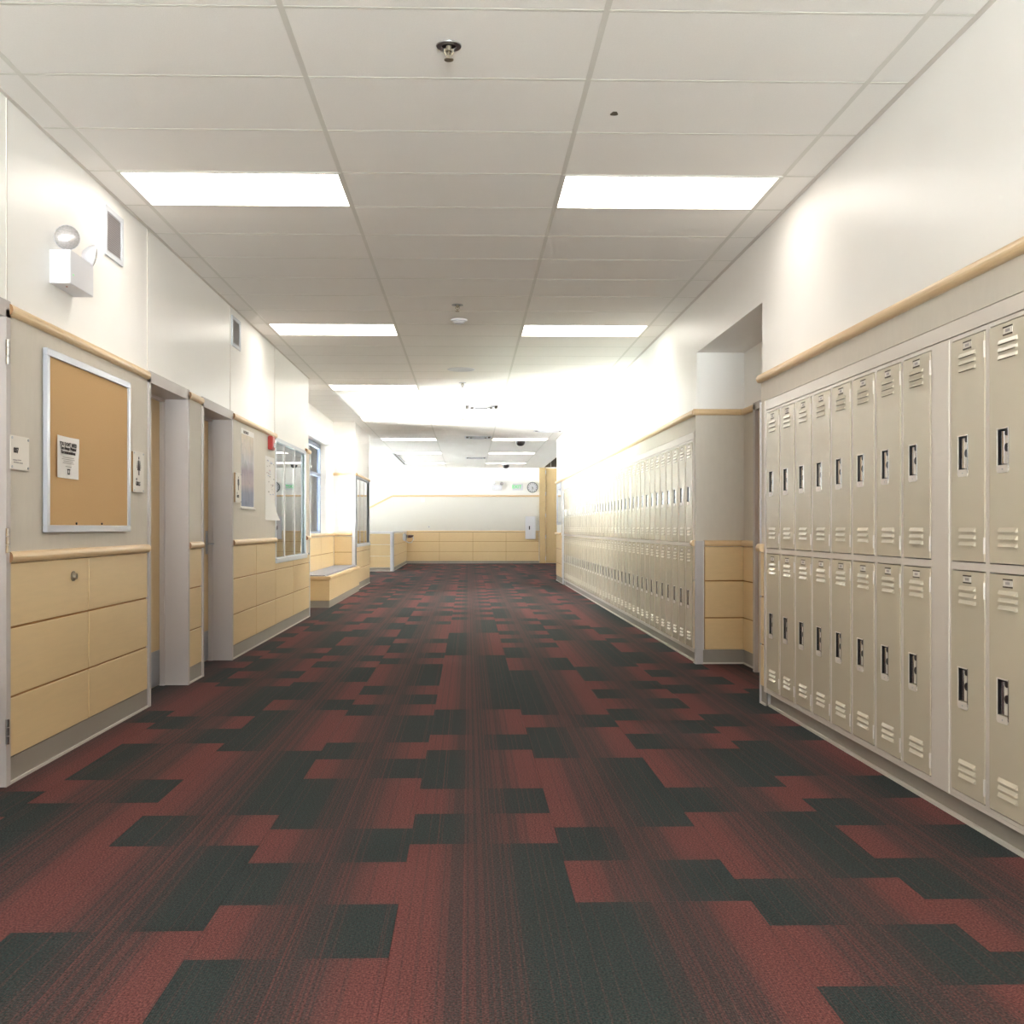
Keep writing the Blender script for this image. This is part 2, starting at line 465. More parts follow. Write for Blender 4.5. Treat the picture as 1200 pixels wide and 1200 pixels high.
def panels(parent, axis, plane, out, edges, rows=ROWS, th=.011):
    """separate veneer panels on a backing coloured with the joint shade"""
    a, b = edges[0], edges[-1]; zb, zt = rows[0][0], rows[-1][1]
    m = mb('maple_back')
    bp = plane-out*th
    if axis == 0: m.box(min(bp, bp-out*.01), max(bp, bp-out*.01), a, b, zb, zt)
    else: m.box(a, b, min(bp, bp-out*.01), max(bp, bp-out*.01), zb, zt)
    m.build('panel_backing', parent)
    for i in range(len(edges)-1):
        for (z0, z1) in rows:
            p = mb('maple'); e0, e1 = edges[i]+.005, edges[i+1]-.005
            if axis == 0: p.box(min(plane, bp), max(plane, bp), e0, e1, z0, z1)
            else: p.box(e0, e1, min(plane, bp), max(plane, bp), z0, z1)
            p.build('wood_panel', parent, bevel=.002, seg=1)
def baseb(parent, axis, plane, out, a, b, h=.118):
    m = mb('base')
    q = plane-out*.004
    def bx(p0, p1, z0, z1):
        if axis == 0: m.box(min(p0, p1), max(p0, p1), a, b, z0, z1)
        else: m.box(a, b, min(p0, p1), max(p0, p1), z0, z1)
    bx(q-out*.012, q, .0, h)
    m.m('bead'); bx(q, q+out*.008, 0, .013)
    return m.build('base_panel', parent)

LSEG = [(.835, 2.885), (3.875, 4.255), (5.32, WN[0]-.03)]
for a, b in LSEG:
    vinyl(wall_left, 0, XL-.004, 1, a, b, CHZ+.02, RAILZ-.02)
    rail(wall_left, 0, XL-.012, 1, a, b, RAILZ)
    rail(wall_left, 0, XL-.012, 1, a, b, CHZ, name='chair_rail')
    baseb(wall_left, 0, XL, 1, a, b)
panels(wall_left, 0, XL, 1, [.845, 1.833, 2.878])
panels(wall_left, 0, XL, 1, [3.88, 4.25])
panels(wall_left, 0, XL, 1, [5.33, 6.35, 7.37])
# below the office window
panels(wall_left, 0, XL, 1, [7.37, 8.50, 9.76], rows=[ROWS[0], ROWS[1], (.710, .81)])
baseb(wall_left, 0, XL, 1, 7.37, 9.79)
vinyl(wall_left, 0, XL-.004, 1, 9.47, 9.77, .83, RAILZ-.02)
rail(wall_left, 0, XL-.012, 1, 9.47, 9.79, RAILZ)
rail(wall_left, 0, XL-.012, 1, 9.50, 9.79, CHZ, name='chair_rail')
mb('whiteframe').box(XL-.02, XL+.004, 9.765, 9.792, 0, RAILZ-.03).build('edge_trim', wall_left)

# office window in the left wall (window_1)
def office_window(n, y0, y1, bars, z0, z1, xin=-.30, xf=XL):
    w = struct(mb('whiteframe').box(xf-.06, xf+.004, y0-.04, y0, z0-.02, z1+.04).box(xf-.06, xf+.004, y1, y1+.04, z0-.02, z1+.04)
               .box(xf-.06, xf+.004, y0, y1, z1, z1+.04).build('window_%d' % n))
    mb('whiteframe').box(xf-.08, xf+.02, y0-.05, y1+.04, z0-.055, z0).build('window_sill', w, bevel=.004, seg=1)
    e = [y0]+bars+[y1]
    for b, th in zip(bars, [.05]+[.022]*9):
        mb('frame').box(xf-.040, xf-.020, b-th/2, b+th/2, z0, z1).build('mullion', w)
    for i in range(len(e)-1):
        mb('office_glass').box(xf-.032, xf-.026, e[i], e[i+1], z0, z1).build('pane', w)
    return w
office_window(1, WN[0], WN[1], [8.05, 8.74], WZ[0], WZ[1])
# small pale office behind it
struct(mb('interior').box(-3.4, -3.3, 5.5, 9.75, 0, .5).box(-3.4, -3.3, 5.5, 9.75, 2.7, ZC).box(-3.4, -.6, 5.4, 5.5, 0, ZC).box(-3.4, -.6, 9.7, 9.79, 0, ZC)
       .box(-3.4, -.6, 5.4, 9.79, ZC-.3, ZC-.2).box(-3.4, -.6, 5.4, 9.79, -.1, 0.0).build('wall_office'))  # outer side left open, an unseen opening added to light the corridor

# doors in the left wall
def door_left(n, y0, y1, label=None, lever=False, xd=-.345, paper=False):
    d = struct(MB().m('frame')
        .box(T, XL+.006, y0-.045, y0, 0, 2.135).box(T, XL+.006, y1, y1+.045, 0, 2.135)
        .box(T, XL+.006, y0-.045, y1+.045, 2.10, 2.175)
        .box(xd+.0, xd+.035, y0, y0+.02, 0, 2.10).box(xd+.0, xd+.035, y1-.02, y1, 0, 2.10).box(xd, xd+.035, y0, y1, 2.08, 2.10)
        .build('door_%d' % n))
    # chamfered stop-end at the foot of the far jamb
    mb('door_wood').box(xd-.045, xd-.001, y0+.004, y1-.004, .008, 2.095).build('door_leaf', d)
    mb('steel').box(xd-.002, xd+.002, y0+.03, y1-.022, .012, .265).build('kick_plate', d)
    if lever:
        h = mb('steel').box(xd, xd+.008, y1-.115, y1-.06, .93, 1.13)
        h.tube([(xd+.005, y1-.088, 1.02), (xd+.055, y1-.088, 1.02), (xd+.062, y1-.10, 1.02), (xd+.062, y1-.21, 1.02)], .010)
        h.build('door_handle', d, smooth=True)
    return d
door_left(1, D1[0], D1[1]-.0)
door_left(2, D2_[0], D2_[1])
door_left(3, D3[0], D3[1], lever=True)
d1 = bpy.data.objects['door_1']
for z in (.25, 1.10, 1.94):
    h = mb('chrome')
    for q in range(3): h.cyl((XL+.016, D1[1]-.012), .009, 2, z-.055+q*.038, z-.055+q*.038+.035, 10)
    h.build('hinge', d1)

# ---- things on the left wall
def bulletin():
    y0, y1, z0, z1 = 1.215, 2.475, 1.135, 2.035
    t = thing('bulletin_board', 'empty tan cork bulletin board with aluminium frame holding one white notice', 'bulletin board', (XL, (y0+y1)/2, z0))
    cy = (y0+y1)/2; h = z1-z0; w = (y1-y0)/2
    mb('cork').box(.0, .012, -w+.03, w-.03, .03, h-.03).build('cork_panel', t)
    for n_, bx in (('frame_bar', (-w, w, 0, .036)), ('frame_bar', (-w, w, h-.036, h)), ('frame_bar', (-w, -w+.036, .036, h-.036)), ('frame_bar', (w-.036, w, .036, h-.036))):
        mb('alu').box(.0, .022, bx[0], bx[1], bx[2], bx[3]).build(n_, t, bevel=.002, seg=1)
    for y in (-w+.40, -w+.78): mb('black').cyl((y, .045), .006, 0, .012, .018, 8).build('push_pin', t)
bulletin()

def flat_on(parent, rot_key, me, u, v, d):
    """lettering on a wall thing: u along the wall, v up, d out of the wall (left-wall things)"""
    return link('lettering', me, parent, (d, u, v), ROT_LEFT)

# notice on the board (curls slightly)
t = thing('notice', 'white printed notice pinned to the cork bulletin board', 'notice', (XL+.0125, 1.487, 1.41))
m = mb('paper'); nx, nz = 6, 6; w_, h_ = .292, .212
pts = [[(.0015+.008*(abs(i/nx-.5)*2)**2*(1 if k > 3 or i < 3 else .6), -w_/2+w_*i/nx, h_*k/nz) for i in range(nx+1)] for k in range(nz+1)]
for k in range(nz):
    for i in range(nx): m.quad(pts[k][i], pts[k][i+1], pts[k+1][i+1], pts[k+1][i])
m.build('sheet', t, smooth=True)
for body, v, s in (("YOU DON'T NEED", .172, .027), ('You Always Wanted', .152, .025), ('Recommendations', .131, .025)):
    flat_on(t, 0, text_mesh(body, s, 'ink', .0006), 0, v, .0062 if 0 else .009)
gl = mb('ink_soft')
for i, wl_ in enumerate((.15, .17, .13, .15)): gl.box(.0085, .009, -wl_/2, wl_/2, .104-i*.0095, .107-i*.0095)
gl.box(.0085, .009, -.04, .04, .058, .061)
gl.m('ink').box(.0085, .0095, -.016, .022, .042, .048).box(.0085, .0095, -.013, .018, .020, .027).box(.0085, .0095, -.012, -.006, .027, .042).box(.0085, .0095, .012, .017, .027, .042)
gl.build('fine_print', t)

def sign(name, label, yc, zc, w, h, kind):
    t = thing(name, label, 'sign', (XL-.004, yc, zc-h/2))
    mb('sign').box(.010, .014, -w/2, w/2, 0, h).build('sign_plate', t, bevel=.0015, seg=1)
    mb('maple_back').box(.0, .010, -w/2+.004, w/2-.004, .004, h-.004).build('backer', t)  # brown edge behind the plate, coloured as its shadow
    for sy in (-1, 1):
        for sz in (.012, h-.012): mb('steel').cyl((sy*(w/2-.013), sz), .006, 0, .012, .017, 10).build('screw', t)
    if kind == 'room':
        flat_on(t, 0, text_mesh('007', .034, 'ink', .0012), -.045, h*.56, .0148)
        g = mb('ink_soft'); g.box(.014, .0147, -.075, -.03, .040, .046).box(.014, .0147, -.026, .01, .042, .047)
        g.box(.014, .0147, -.070, -.015, .030, .036).box(.014, .0147, -.01, .028, .030, .035); g.build('fine_print', t)
    else:
        # pictogram: head, triangular dress or straight body, legs
        p = mb('ink'); p.cyl((0, h*.84), .009, 0, .014, .0148, 14)
        if kind == 'girls': p.prism([(-.008, h*.79), (.008, h*.79), (.030, h*.54), (-.030, h*.54)], 0, .014, .0148)
        else: p.prism([(-.019, h*.79), (.019, h*.79), (.017, h*.55), (-.017, h*.55)], 0, .014, .0148)
        p.box(.014, .0148, -.011, -.003, h*.42, h*.55).box(.014, .0148, .003, .011, h*.42, h*.55)
        p.prism([(-.02, h*.78), (-.026, h*.77), (-.040, h*.60), (-.034, h*.59)], 0, .014, .0148)
        p.prism([(.02, h*.78), (.026, h*.77), (.040, h*.60), (.034, h*.59)], 0, .014, .0148)
        p.build('pictogram', t)
        mb('ink').cyl((-.045, h*.32), .009, 0, .014, .0148, 12).build('dot', t)
        flat_on(t, 0, text_mesh('GIRLS' if kind == 'girls' else 'BOYS', .034, 'ink', .0012), -.018, h*.21, .0148)
sign('room_sign', 'small square room sign with bold number left of the bulletin board', .935, 1.50, .20, .155, 'room')
sign('washroom_sign', 'narrow upright washroom sign with pictogram between bulletin board and first doorway', 2.668, 1.505, .205, .255, 'girls')
sign('washroom_sign', 'narrow upright washroom sign just past the second doorway', 5.50, 1.515, .22, .27, 'boys')

t = thing('notice', 'white notice taped to the door leaf in the first doorway', 'notice', (-.345, 3.40, 1.40))
mb('paper').box(.001, .002, -.14, .14, 0, .31).build('sheet', t)
mb('ink_soft').box(.002, .0024, .03, .05, .20, .24).build('fine_print', t)

# key cylinder in the wood panel
t = thing('key_switch', 'round chrome key cylinder set in the near left wood panel', 'lock', (XL, 1.60, .905))
me_ = MB().m('brass'); me_.cyl((0, 0), .026, 0, 0, .008, 20).cyl((0, 0), .019, 0, .008, .022, 20, .016); me_.build('cylinder', t, smooth=True)
mb('black').box(.0215, .0225, -.002, .002, -.009, .009).build('keyway', t)

# vents
def vent(y0, y1, z0, z1, label):
    t = thing('wall_vent', label, 'vent', (XLU, (y0+y1)/2, z0), 'wall return air grilles')
    w = (y1-y0)/2; h = z1-z0
    m = mb('whiteframe').box(0, .012, -w, w, 0, .028).box(0, .012, -w, w, h-.028, h).box(0, .012, -w, -w+.028, .028, h-.028).box(0, .012, w-.028, w, .028, h-.028)
    m.build('vent_frame', t)
    mb('vent_back').box(0, .001, -w+.02, w-.02, .02, h-.02).build('backing', t)
    n = 18; dz = (h-.06)/n
    sm = mb('ventslat').prism([(.002, 0), (.0095, -.007), (.0105, -.0055), (.003, .0015)], 1, -w+.03, w-.03).mesh('slat')
    for i in range(n): link('slat', sm, t, (0, 0, .034+dz*(i+.5)))
vent(2.12, 2.43, 2.725, 3.01, 'square grey louvred vent beside the near emergency light')
vent(5.34, 5.68, 2.765, 3.03, 'narrow louvred vent above the wall past the second doorway')

# emergency lights
def emergency(loc, label, rot=0, group='emergency lights'):
    t = thing('emergency_light', label, 'emergency light', loc, group, (0, 0, rot))
    # box: local x out of the wall, y along the wall
    mb('white').box(0, .105, -.16, .16, 0, .17).build('housing', t, bevel=.003, seg=1)
    g = mb('green').cyl((-.125, .05), .004, 0, .105, .107, 8).build('indicator', t)
    mb('bulb').cyl((.06, -.09), .005, 2, -.003, .0, 8).build('test_button', t)
    for s, y, tx in ((0, -.09, .32), (1, .15, 2.1)):
        h = mb('white'); h.tube([(.05, y, .168), (.055, y, .195), (.06, y-.0, .215)], .009)
        h.build('bracket', t)
        head = MB().m('white').lathe([(0, -.045), (.02, -.042), (.046, -.02), (.060, .0), (.063, .012), (.060, .016)], 20)
        ho = head.build('lamp_head', t, smooth=True, loc=(.062+.03*s, y, .245-.03*s), rot=(PI/2+.15, 0, tx))
        le = MB().m('lens').lathe([(.060, .012), (.052, .02), (.035, .027), (0, .030)], 20)
        le.build('lens', ho, smooth=True)
        mb('bulb').box(-.006, .006, -.004, .004, .026, .0315).build('bulb', ho)
    return t
emergency((XLU, 1.50, 2.375), 'white twin-head emergency light high on the near left wall')
emergency((XRU, 16.3, 2.45), 'white twin-head emergency light high on the wall above the far lockers', PI)

# fire alarm, poster, drawing
t = thing('fire_alarm', 'red fire alarm sounder with clear strobe under the rail on the left wall', 'alarm', (XL-.004, 7.02, 1.965))
mb('red').box(0, .05, -.075, .075, 0, .14).build('sounder', t, bevel=.006, seg=2)
mb('white').box(0, .045, .08, .17, .01, .12).build('strobe_housing', t, bevel=.006)
mb('lens').box(.05, .07, -.02, .03, .02, .075).build('strobe', t, bevel=.006)

def poster_mat():
    m = bpy.data.materials.new('collage_print'); m.use_nodes = True; nt = m.node_tree; N = nt.nodes; L = nt.links
    b = N['Principled BSDF']; b.inputs['Roughness'].default_value = .5
    tc = N.new('ShaderNodeTexCoord'); sp = N.new('ShaderNodeSeparateXYZ'); L.new(tc.outputs['Generated'], sp.inputs[0])
    r = N.new('ShaderNodeValToRGB'); e = r.color_ramp.elements
    e[0].position = 0; e[0].color = (*lin((116, 128, 160)), 1); e[1].position = 1; e[1].color = (*lin((206, 190, 166)), 1)
    for p, c in ((.2, (128, 132, 156)), (.3, (176, 156, 160)), (.5, (160, 140, 152)), (.62, (190, 186, 192)), (.85, (198, 184, 170))):
        q = e.new(p); q.color = (*lin(c), 1)
    L.new(sp.outputs[2], r.inputs[0])
    v = N.new('ShaderNodeTexVoronoi'); v.inputs['Scale'].default_value = 1
    mp = N.new('ShaderNodeMapping'); mp.inputs['Scale'].default_value = (1, 16, 13); L.new(tc.outputs['Object'], mp.inputs[0]); L.new(mp.outputs[0], v.inputs[0])
    mx = N.new('ShaderNodeMixRGB'); mx.blend_type = 'MULTIPLY'; mx.inputs[0].default_value = .45
    L.new(r.outputs[0], mx.inputs[1])
    h = N.new('ShaderNodeHueSaturation'); h.inputs['Saturation'].default_value = .12; L.new(v.outputs['Color'], h.inputs['Color']); L.new(h.outputs[0], mx.inputs[2])
    L.new(mx.outputs[0], b.inputs['Base Color'])
    return m
M['poster'] = poster_mat()
t = thing('poster', 'tall greyish-blue collage poster on the vinyl wall past the second doorway', 'poster', (XL-.004, 5.955, 1.325))
mb('paper').box(.0, .0015, -.29, .29, 0, .745).build('paper_sheet', t)
mb('poster').box(.0015, .0022, -.275, .275, .03, .695).build('print', t)
mb('paper').cyl((.006, .012), .008, 1, -.31, .31, 10).build('hanging_bar', t)
link('lettering', text_mesh('A LIFETIME OF', .036, 'ink', .001), t, (.0022, -.08, .715), ROT_LEFT)
t = thing('paper_drawing', 'long white paper drawing curling off the wall beside the office window', 'drawing', (XL-.004, 7.06, 1.235))
m = mb('paper'); nx, nz = 4, 12; w_, h_ = .50, .66
def pp(i, k):
    z = h_*k/nz; c = max(0, 1-k/4.5)**2
    return (.002+.05*c*(i/nx)**2, -w_/2+w_*i/nx+.05*c*(i/nx), z)
for k in range(nz):
    for i in range(nx): m.quad(pp(i, k), pp(i+1, k), pp(i+1, k+1), pp(i, k+1))
m.build('sheet', t, smooth=True)
M['pinkpen'] = mat('pink_pencil', (214, 186, 188), .8); M['bluepen'] = mat('pale_blue_pencil', (190, 194, 212), .8)
rr = random.Random(3); g = MB()
for i in range(34):
    y, z = rr.uniform(-.2, .2), rr.uniform(.26, .62); g.m(rr.choice(['pinkpen', 'bluepen', 'ink_soft']))
    a = rr.uniform(.01, .04); g.box(.004, .0048, y-a, y+a, z, z+rr.uniform(.004, .014))
g.build('scribbles', t)

# ------------------------------------------------------------------ alcove with bench and outside window
AX = -.57; AY0, AY1 = 9.79, 15.43; SX = -.79
WA = (11.2, 15.36); WAZ = (1.02, 2.67)
al = mb('paint')
al.box(SX-.05, AX, AY0-.1, WA[0], 0, ZC+.06).box(SX-.05, AX, WA[1], AY1+.1, 0, ZC+.06).box(SX-.05, AX, WA[0], WA[1], 0, WAZ[0]).box(SX-.05, AX, WA[0], WA[1], WAZ[1], ZC+.06)
wall_alcove = struct(al.build('wall_alcove'))
panels(wall_alcove, 0, AX+.016, 1, [9.80, 11.0, 12.35, 13.75, 15.40])
rail(wall_alcove, 0, AX, 1, 9.80, AY1, CHZ+.01, name='chair_rail')
w2 = struct(mb('windowgrey').box(SX-.05, SX, WA[0], WA[0]+.07, WAZ[0], WAZ[1]).box(SX-.05, SX, WA[1]-.07, WA[1], WAZ[0], WAZ[1])
    .box(SX-.05, SX, WA[0], WA[1], WAZ[1]-.08, WAZ[1]).box(SX-.05, SX, WA[0], WA[1], WAZ[0], WAZ[0]+.07).build('window_2'))
mb('windowgrey').box(SX-.045, SX, WA[0], WA[1], 2.08, 2.14).build('transom', w2)
ys = [WA[0]+.07, 12.6, 13.95, WA[1]-.07]
for y in ys[1:-1]: mb('windowgrey').box(SX-.045, SX, y-.03, y+.03, WAZ[0]+.07, WAZ[1]-.08).build('mullion', w2)
for i in range(3):
    mb('glass').box(SX-.036, SX-.032, ys[i], ys[i+1], WAZ[0]+.07, 2.08).build('pane', w2)
    mb('glass').box(SX-.036, SX-.032, ys[i], ys[i+1], 2.14, WAZ[1]-.08).build('pane', w2)
# far side of the alcove and the pier beyond it
PY0, PY1 = 15.43, 18.11
PW = (15.58, 17.98)
pr = mb('paint')
pr.box(SX, XL-.012, PY0, PY0+.14, 0, ZC+.06)
pr.box(T, XL-.012, PY0+.1, PW[0], 0, ZC+.06).box(T, XL-.012, PW[1], PY1, 0, ZC+.06).box(T, XL-.012, PW[0], PW[1], 0, .85).box(T, XL-.012, PW[0], PW[1], 2.10, ZC+.06)
wall_pier = struct(pr.build('wall_pier'))
panels(wall_pier, 1, PY0-.012, -1, [AX+.02, XL-.075])
rail(wall_pier, 1, PY0, -1, AX, XL-.07, CHZ+.01, name='chair_rail')
rail(wall_pier, 1, PY0, -1, AX, XL, RAILZ)
rail(wall_pier, 0, XL-.012, 1, PY0, PY1, RAILZ)
panels(wall_pier, 0, XL, 1, [PY0+.05, 16.75, PY1-.03], rows=[ROWS[0], ROWS[1], (.71, .80)])
baseb(wall_pier, 0, XL, 1, PY0, PY1)
mb('white').box(XL-.075, XL+.004, PY0-.016, PY0, 0, RAILZ-.03).box(XL-.012, XL+.004, PY0-.016, PY0+.06, 0, RAILZ-.03).build('corner_guard', wall_pier)
office_window(3, PW[0], PW[1], [16.35, 17.15], .85, 2.09)
struct(mb('interior').box(-.79, -.74, 15.5, 18.1, 0, ZC).box(-.76, -.6, 15.57, 15.60, 0, ZC).box(-.76, -.6, 18.05, 18.11, 0, ZC).build('wall_office_far'))

# bench
t = thing('bench', 'built-in maple box bench with grey cushion in the window alcove', 'bench', (-.33, 13.3, 0))
def bw(key, *a): return mb(key).box(*a)
bx0, bx1, by0, by1 = -.215, .245, -2.05, 2.08     # local
bw('maple_back', bx0, bx1-.012, by0+.012, by1, .10, .40).build('carcass', t)
bw('maple', bx0, bx1-.014, by0, by0+.012, .105, .395).build('end_panel', t, bevel=.002, seg=1)
ee = [by0+.002, by0+1.35, by0+2.7, by1]
for i in range(3): bw('maple', bx1-.012, bx1, ee[i]+.003, ee[i+1]-.003, .105, .395).build('front_panel', t, bevel=.002, seg=1)
bw('base', bx0, bx1-.004, by0+.004, by1, 0, .10).build('plinth', t)
fr = mb('rail').prism([(bx0, by0-.02), (bx1+.02, by0-.02), (bx1+.02, by1), (bx1-.06, by1), (bx1-.06, by0+.06), (bx0, by0+.06)], 2, .40, .452)
fr.build('seat_edge', t, bevel=.012, seg=2)
bw('cushion', bx0, bx1-.06, by0+.06, by1, .40, .470).build('seat_cushion', t, bevel=.012, seg=2)

# ------------------------------------------------------------------ far hall: back wall, stair guard wall, glazing
X0F, X1F = -6.0, 6.0
wb = mb('paint').box(X0F, 4.225, BACK_Y, BACK_Y+.2, 0, ZC+.06).box(5.4, X1F+.1, BACK_Y, BACK_Y+.2, 0, 3.9).box(4.225, 5.4, BACK_Y, BACK_Y+.2, 0, 3.12).box(4.225, 4.37, BACK_Y, BACK_Y+.2, 3.12, 3.96)
wall_back = struct(wb.build('wall_back'))
XB = BACK_Y-.012
panels(wall_back, 1, XB, -1, [-.20, .975, 2.06, 3.14, 4.21], rows=[(.075, .372), (.382, .70), (.712, 1.0)])
rail(wall_back, 1, BACK_Y, -1, -.2, 4.22, 1.03, name='chair_rail')
rail(wall_back, 1, BACK_Y, -1, -.54, 4.22, 2.185, r=.03)
vb = mb('vinyl'); M['vinyl_pale'] = mat('pale_grey_vinyl', (222, 218, 210), .6, bump=.2, bscale=300)
vb = mb('vinyl_pale')
vb.prism([(-.54, 2.16), (4.22, 2.16), (4.22, 1.04), (-2.9, 1.04)], 1, BACK_Y-.006, BACK_Y)
vb.build('vinyl_covering', wall_back)
# raking rail following the stair
rk = mb('rail'); a = Vector((-.54, 2.185)); b = Vector((-2.9, .98)); d = (b-a).normalized(); n_ = Vector((-d.y, d.x))*.03
rk.prism([tuple(a+n_), tuple(b+n_), tuple(b-n_), tuple(a-n_)], 1, BACK_Y-.04, BACK_Y); rk.build('raking_rail', wall_back)
baseb(wall_back, 1, BACK_Y-.008, -1, -.2, 4.22, h=.072)
# guard wall round the stair
gw = mb('paint').box(-3.2, -.085, 23.95, 24.10, 0, 1.02).box(-.235, -.085, 24.10, BACK_Y, 0, 1.02)
guard = struct(gw.build('wall_stair_guard'))
panels(guard, 1, 23.94, -1, [-3.1, -1.6, -.15], rows=[(.10, .395), (.405, .70), (.71, .99)])
panels(guard, 0, -.073, 1, [24.12, 27.0, 30.0], rows=[(.10, .395), (.405, .70), (.71, .99)])
baseb(guard, 1, 23.94, -1, -3.2, -.15, h=.09); baseb(guard, 0, -.075, 1, 24.1, BACK_Y, h=.09)
mb('white').box(-.155, -.065, 23.925, 24.01, 0, 1.05).box(-.085, -.062, 23.925, 24.11, 0, 1.05).build('corner_post', guard)
mb('white').box(-3.2, -.15, 23.93, 24.11, 1.02, 1.05).box(-.24, -.07, 24.1, BACK_Y-.05, 1.02, 1.045).build('wall_cap', guard)
# glazed outer wall of the far hall
og = mb('paint').box(X0F-.2, X0F, 18.0, 18.4, 0, ZC+.06).box(X0F-.2, X0F, BACK_Y-.3, BACK_Y+.2, 0, ZC+.06).box(X0F-.2, X0F, 18.4, 20.4, .95, 2.55).box(X0F-.2, X0F, 18.4, BACK_Y-.3, 0, .95).box(X0F-.2, X0F, 18.4, BACK_Y-.3, 2.55, ZC+.06)
og.box(X0F, -.9, 18.0, 18.11, 0, ZC+.9)
wall_outer = struct(og.build('wall_outer'))
w5 = struct(mb('whiteframe').box(X0F-.1, X0F-.02, 20.4, BACK_Y-.3, .95, 1.01).box(X0F-.1, X0F-.02, 20.4, BACK_Y-.3, 2.49, 2.55).build('window_5'))
gy = [20.4+i*(BACK_Y-.3-20.4)/8 for i in range(9)]
for y in gy: mb('alu').box(X0F-.1, X0F-.02, y-.03, y+.03, 1.01, 2.49).build('mullion', w5)
for i in range(8): mb('glass').box(X0F-.065, X0F-.058, gy[i]+.03, gy[i+1]-.03, 1.01, 2.49).build('pane', w5)

# tall maple doors beside the far wall
d4 = struct(mb('door_wood').box(4.225, 4.425, BACK_Y-.10, BACK_Y, 0, 3.10).build('door_4'))
mb('door_wood').box(4.435, 5.38, BACK_Y-.07, BACK_Y-.02, .01, 3.08).build('door_leaf', d4)
for z in (.16, .86, 1.56, 2.25, 2.95): mb('white').box(4.413, 4.437, BACK_Y-.125, BACK_Y-.07, z-.06, z+.06).build('hinge', d4)
# dark panels and slats added for the dim space above them
gr = mb('dark').box(4.37, 6.0, BACK_Y-.0, BACK_Y+.05, 3.12, 3.9).box(4.37, 6.0, 19.3, BACK_Y, 3.86, 3.92)
go = gr.build('dim_space_panel'); tag(go, 'added dark panel for the dim space above the tall maple doors, far end', 'dark panel')
go.name = 'ceiling_dim_panel'
for i in range(7): mb('ink_soft').box(4.39+i*.2, 4.41+i*.2, BACK_Y-.05, BACK_Y, 3.13, 3.85).build('slat', go)

# ------------------------------------------------------------------ wall_right
LB0, LB1 = -.39, 2.82           # near bank (two doors shown before the filler, eight after it)
FB0, FB1 = 5.03, 17.23
RC0, RC1 = 2.955, 4.945
XBK = 4.27
wr = mb('paint')
LTOP = 1.985
wr.box(XRU, XBK+.15, NEAR_Y, RC0, LTOP, ZC+.06)                  # above near bank
wr.box(XRU, XBK+.15, NEAR_Y, LB0-.03, 0, LTOP)
wr.box(XBK, XBK+.15, LB0-.03, 19.1, 0, LTOP)
wr.box(XRU, XBK, 2.865, RC0, 0, LTOP)
wr.box(XRU, XBK+.15, RC0, RC1, 2.647, ZC+.06)                    # header of the recess
wr.box(XBK, XBK+.15, RC0, RC1, LTOP, 2.647)
wr.box(XRU, XBK+.15, RC1, 19.1, LTOP, ZC+.06)
wr.box(XRU, XBK, RC1, FB0-.02, 0, LTOP)
wr.box(XRU, XBK, FB1+.02, 17.9, 0, LTOP).box(XRU, XBK, 17.9, 18.95, 0, 1.27).box(XRU, XBK, 18.95, 19.1, 0, LTOP)
wr.box(XBK+.15, 6.0, 19.0, 19.1, 0, 3.9).box(5.9, 6.0, 19.1, BACK_Y, 0, 3.9)
wall_right = struct(wr.build('wall_right'))
vinyl(wall_right, 0, XR+.004, -1, NEAR_Y+.01, RC0-.002, LTOP, RAILZ-.02)
vinyl(wall_right, 0, XR+.004, -1, NEAR_Y+.01, LB0-.03, CHZ, LTOP)
panels(wall_right, 0, XR, -1, [-6.9, -5.2, -3.6, -2.0, LB0-.06])
rail(wall_right, 0, XR+.006, -1, NEAR_Y+.01, LB0-.04, CHZ, name='chair_rail')
rail(wall_right, 0, XR+.006, -1, NEAR_Y+.01, RC0+.01, RAILZ)
vinyl(wall_right, 0, XR+.004, -1, 2.88, RC0-.002, CHZ+.02, LTOP)
vinyl(wall_right, 0, XR+.004, -1, RC1+.002, FB0-.02, CHZ+.02, LTOP)
vinyl(wall_right, 0, XR+.004, -1, RC1+.002, 19.08, LTOP, RAILZ-.02)
rail(wall_right, 0, XR+.006, -1, RC1-.0, 19.1, RAILZ)
# short wood returns beside the banks
panels(wall_right, 0, XR-.004, -1, [2.875, 2.95]); rail(wall_right, 0, XR, -1, 2.87, 2.955, CHZ, name='chair_rail')
panels(wall_right, 0, XR-.004, -1, [4.955, 5.01]); rail(wall_right, 0, XR, -1, 4.955, 5.012, CHZ, name='chair_rail')
baseb(wall_right, 0, XR, -1, 2.84, RC0+.002); baseb(wall_right, 0, XR, -1, RC1, 5.008)
# recess: far side, back
vinyl(wall_right, 1, RC1-.006, -1, XRU-.01, XBK, CHZ+.02, RAILZ-.02)
rail(wall_right, 1, RC1-.006, -1, XR-.02, XBK, RAILZ, ends=False)
rail(wall_right, 1, RC1-.006, -1, XR+.075, XBK, CHZ, name='chair_rail')
panels(wall_right, 1, RC1-.016, -1, [XR+.075, XBK])
baseb(wall_right, 1, RC1-.012, -1, XR+.06, XBK)
vinyl(wall_right, 0, XBK-.006, -1, 4.46, RC1, CHZ+.02, RAILZ-.02)
rail(wall_right, 0, XBK-.006, -1, 4.46, RC1-.02, RAILZ, ends=False)
rail(wall_right, 0, XBK-.006, -1, 4.46, RC1-.02, CHZ, name='chair_rail')
panels(wall_right, 0, XBK-.016, -1, [4.46, RC1-.02]); baseb(wall_right, 0, XBK-.012, -1, 4.46, RC1-.02)
M['guard'] = mat('grey_steel_corner_guard', (190, 184, 184), .35)
